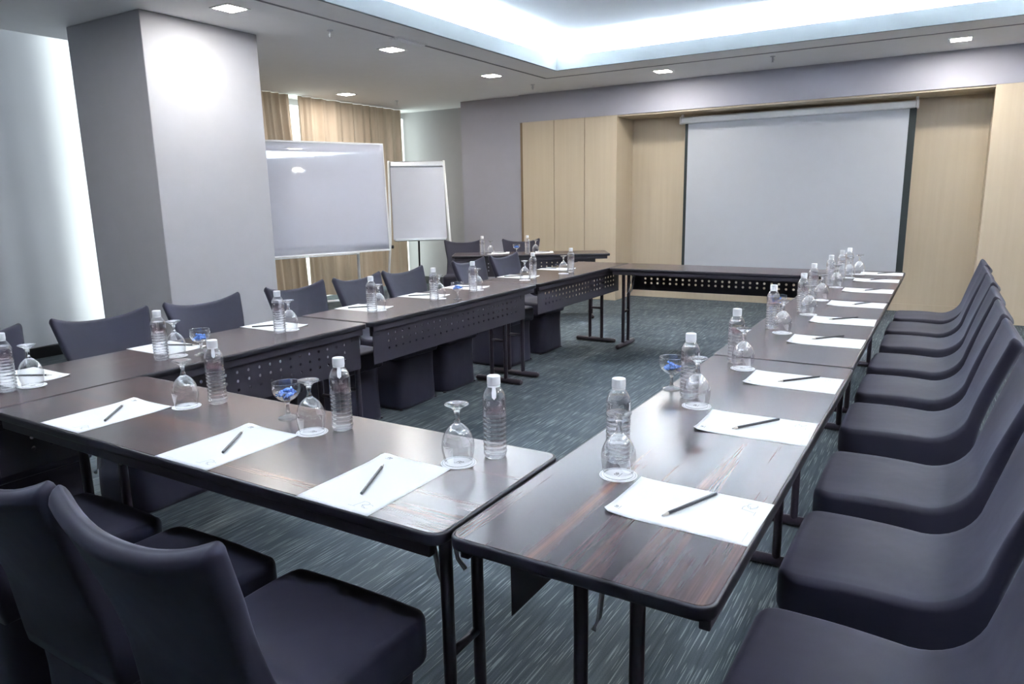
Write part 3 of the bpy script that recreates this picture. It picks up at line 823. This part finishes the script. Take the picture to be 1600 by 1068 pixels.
def make_cup(label, x, y, place):
    t = thing('coupe_glass', label, 'glass', (x, y, TZ), 0)
    st = [(0, 0), (.028, 0), (.0300, .0015), (.0290, .003), (.0190, .0055), (.0095, .0095), (.0058, .016), (.0048, .026), (.0050, .038), (.0066, .046), (.0100, .0505), (.0060, .0535), (0, .0538)]
    obj('stem', lathe(st, 32, False, False), M['glass'], t, smooth=True)
    obj('bowl', lathe([(.0055, .0512), (.0140, .0535), (.0250, .060), (.0340, .069), (.0400, .080), (.0418, .092), (.0410, .104), (.0403, .1095)], 36, False, False), M['thinglass'], t, smooth=True)
    obj('rim', lathe([(.0396, .1095), (.0403, .1103), (.0410, .1095), (.0403, .1088), (.0396, .1095)], 36, False, False), M['glass'], t, smooth=True)
    r = random.Random(int(abs(x*100)))
    for k in range(6):
        a = k*2*PI/5 + r.random(); rr = .017 if k < 5 else 0.0
        bm = bmesh.new(); bmesh.ops.create_icosphere(bm, subdivisions=2, radius=1)
        for v in bm.verts:
            p = v.co.copy(); fx = abs(p.x)
            v.co = Vector((p.x*.0125, p.y*.0075*(1.15-.5*fx), p.z*.006))
        tube(bm, [(.011, 0, 0), (.017, .001, .001)], [.002, .0055], 8); tube(bm, [(-.011, 0, 0), (-.017, -.001, .001)], [.002, .0055], 8)
        bmesh.ops.rotate(bm, verts=bm.verts, cent=(0, 0, 0), matrix=Matrix.Rotation(r.uniform(-.5, .5), 3, 'Y') @ Matrix.Rotation(r.uniform(-.6, .6), 3, 'X'))
        o = obj('wrapped_mint', bm, M['mint'], None, smooth=True, loc=(x+rr*math.cos(a), y+rr*math.sin(a), TZ+(.075 if k < 5 else .086)), rotz=r.uniform(0, PI))
        tag(o, 'blue wrapped mint in the coupe glass %s' % place, 'sweet', 'blue wrapped mints in the coupe glass %s' % place)
    return t

bottle0 = None; bottle1 = None; goblet0 = None; coaster0 = None; paper0 = None; pencil0 = None
def place(kind, label, x, y, rot=0, with_strip=False):
    global bottle0, bottle1, goblet0, coaster0, paper0, pencil0
    z = {'g': TZ+.0018, 'p': TZ+.0052}.get(kind, TZ)
    if kind == 'b':
        if with_strip:
            if bottle1 is None: bottle1 = make_bottle(label, x, y, rot, True); register(bottle1); return
            dup(bottle1, (x, y, z), rot, label); return
        if bottle0 is None: bottle0 = make_bottle(label, x, y, rot); register(bottle0); return
        dup(bottle0, (x, y, z), rot, label)
    elif kind == 'g':
        if goblet0 is None: goblet0 = make_goblet(label, x, y); register(goblet0); return
        dup(goblet0, (x, y, z), rot, label)
    elif kind == 'c':
        if coaster0 is None: coaster0 = make_coaster(label, x, y, rot); register(coaster0); return
        dup(coaster0, (x, y, z), rot, label)
    elif kind == 's':
        if paper0 is None: paper0 = make_paper(label, x, y, rot); register(paper0); return
        dup(paper0, (x, y, z), rot, label)
    elif kind == 'p':
        if pencil0 is None: pencil0 = make_pencil(label, x, y, rot); register(pencil0); return
        dup(pencil0, (x, y, z), rot, label)
def setting(where, bottle, coaster, paper, prot, pencil, penrot, brot=0, with_strip=False):
    place('b', 'clear water bottle ' + where, bottle[0], bottle[1], brot, with_strip)
    place('c', 'round white coaster ' + where, coaster[0], coaster[1], prot)
    place('g', 'upturned clear goblet ' + where, coaster[0], coaster[1])
    place('s', 'white notepaper sheet ' + where, paper[0], paper[1], prot)
    place('p', 'black pencil ' + where, pencil[0], pencil[1], penrot)
# near cross table
for where, b, c, p, q in (('at the right place on the front cross table', (-.922, 1.424), (-.965, 1.348), (-1.073, 1.153), (-1.088, 1.158)),
                          ('at the middle place on the front cross table', (-1.420, 1.400), (-1.466, 1.345), (-1.593, 1.155), (-1.602, 1.174)),
                          ('at the left place on the front cross table', (-1.975, 1.405), (-2.022, 1.338), (-2.174, 1.160), (-2.166, 1.175))):
    c = (c[0]-.012, c[1]-.006)
    setting(where, b, c, p, 0, q, math.radians(115 if q[0] > -1.3 else 125 if q[0] > -1.9 else 133), math.atan2(-b[0], b[1]), True)
# right-hand row: sitters face -X
RP = [1.358, 1.96, 2.515, 3.283, 3.85, 4.46, 5.115, 5.727, 6.21]
RB = [(-.640, 1.538), (-.658, 2.160), (-.652, 2.712), (-.676, 3.495), (-.636, 4.072), (-.672, 4.650), (-.661, 5.305), (-.646, 5.765), (-.625, 6.03)]
RG = [(-.604, 1.455), (-.610, 2.080), (-.603, 2.627), (-.612, 3.405), (-.590, 3.985), (-.610, 4.560), (-.610, 5.220), (-.600, 5.845), (-.560, 6.115)]
RQ = [(-.408, 1.368, 68+180), (-.41, 1.972, 57+180), (-.393, 2.54, 50+180), (-.41, 3.354, 50+180), (-.412, 3.907, 47+180), (-.382, 4.483, 60+180), (-.385, 5.142, 55+180), (-.402, 5.777, 50+180), (-.39, 6.237, 48+180)]
for k in range(9):
    where = 'at the %s place from the camera, right-hand row' % words[k]
    q = RQ[k]
    setting(where, RB[k], RG[k], (-.408, RP[k]), R90 + rnd.uniform(-.03, .03), (q[0], q[1]), math.radians(q[2]), math.radians(20+rnd.uniform(-20, 20)))
# left-hand row: sitters face +X
LP = [1.285, 1.88, 2.49, 3.17, 3.75, 4.24, 4.99, 5.66]
LB = [(-2.777, 1.150), (-2.747, 1.712), (-2.782, 2.365), (-2.800, 3.055), (-2.767, 3.60), (-2.779, 4.060), (-2.763, 4.876), (-2.699, 5.413)]
LQ = [(-2.95, 1.30, 30), (-2.955, 1.93, 25), (-2.98, 2.47, 50), (-2.98, 3.17, 48), (-2.98, 3.74, 45), (-2.97, 4.25, 45), (-3.0, 4.99, 44), (-3.04, 5.66, 10)]
for k in range(8):
    where = 'at the %s place from the camera, left-hand row' % words[k]
    b = LB[k]; c = (b[0]-.018, b[1]+.080) if k < 6 else (b[0]-.030, b[1]-.078)
    if k == 0: c = (b[0]-.008, b[1]+.083)
    q = LQ[k]
    setting(where, b, c, (-2.965, LP[k]), -R90 + rnd.uniform(-.03, .03), (q[0], q[1]), math.radians(q[2]), math.atan2(-b[0], b[1])+rnd.uniform(-.4, .4))
# table by the wood panels
def bl(u, v): return (-4.105+u*math.cos(BA)-v*math.sin(BA), 7.19+u*math.sin(BA)+v*math.cos(BA))
for u, where, du in ((-.53, 'at the left place on the table by the wood panels', 0), (-.015, 'at the right place on the table by the wood panels', 0)):
    setting(where, bl(u-.02, -.09), bl(u+.075, -.06), bl(u+.18, .085), BA+PI, bl(u+.18, .09), BA+.5)
for x, y, w in ((-1.646, 1.404, 'on the front cross table'), (-2.690, 1.86, 'near the camera on the left-hand row'), (-2.654, 3.70, 'halfway along the left-hand row'),
                (bl(-.16, -.06)[0], bl(-.16, -.06)[1], 'on the table by the wood panels'), (-.742, 2.235, 'near the camera on the right-hand row'), (-.725, 3.88, 'halfway along the right-hand row')):
    make_cup('small stemmed coupe glass of blue wrapped mints ' + w, x, y, w)

# ------------------------------------------------------------------ world and camera
w = bpy.data.worlds.new('World'); S.world = w; w.use_nodes = True
w.node_tree.nodes['Background'].inputs[0].default_value = (.8, .9, 1, 1); w.node_tree.nodes['Background'].inputs[1].default_value = .3

cam = bpy.data.cameras.new('Camera'); co = bpy.data.objects.new('Camera', cam); COL.objects.link(co)
cam.sensor_width = 36; cam.lens = 1112.46/1600*36; cam.clip_start = .02; cam.clip_end = 60
yaw, pitch, roll = -.5469, -.2004, -.0189
fw = Vector((math.sin(yaw)*math.cos(pitch), math.cos(yaw)*math.cos(pitch), math.sin(pitch)))
r0 = Vector((math.cos(yaw), -math.sin(yaw), 0)); u0 = r0.cross(fw)
r1 = r0*math.cos(roll) + u0*math.sin(roll); u1 = -r0*math.sin(roll) + u0*math.cos(roll)
mt = Matrix((r1, u1, -fw)).transposed().to_4x4(); mt.translation = (0, 0, 1.3863)
co.matrix_world = mt
S.camera = co
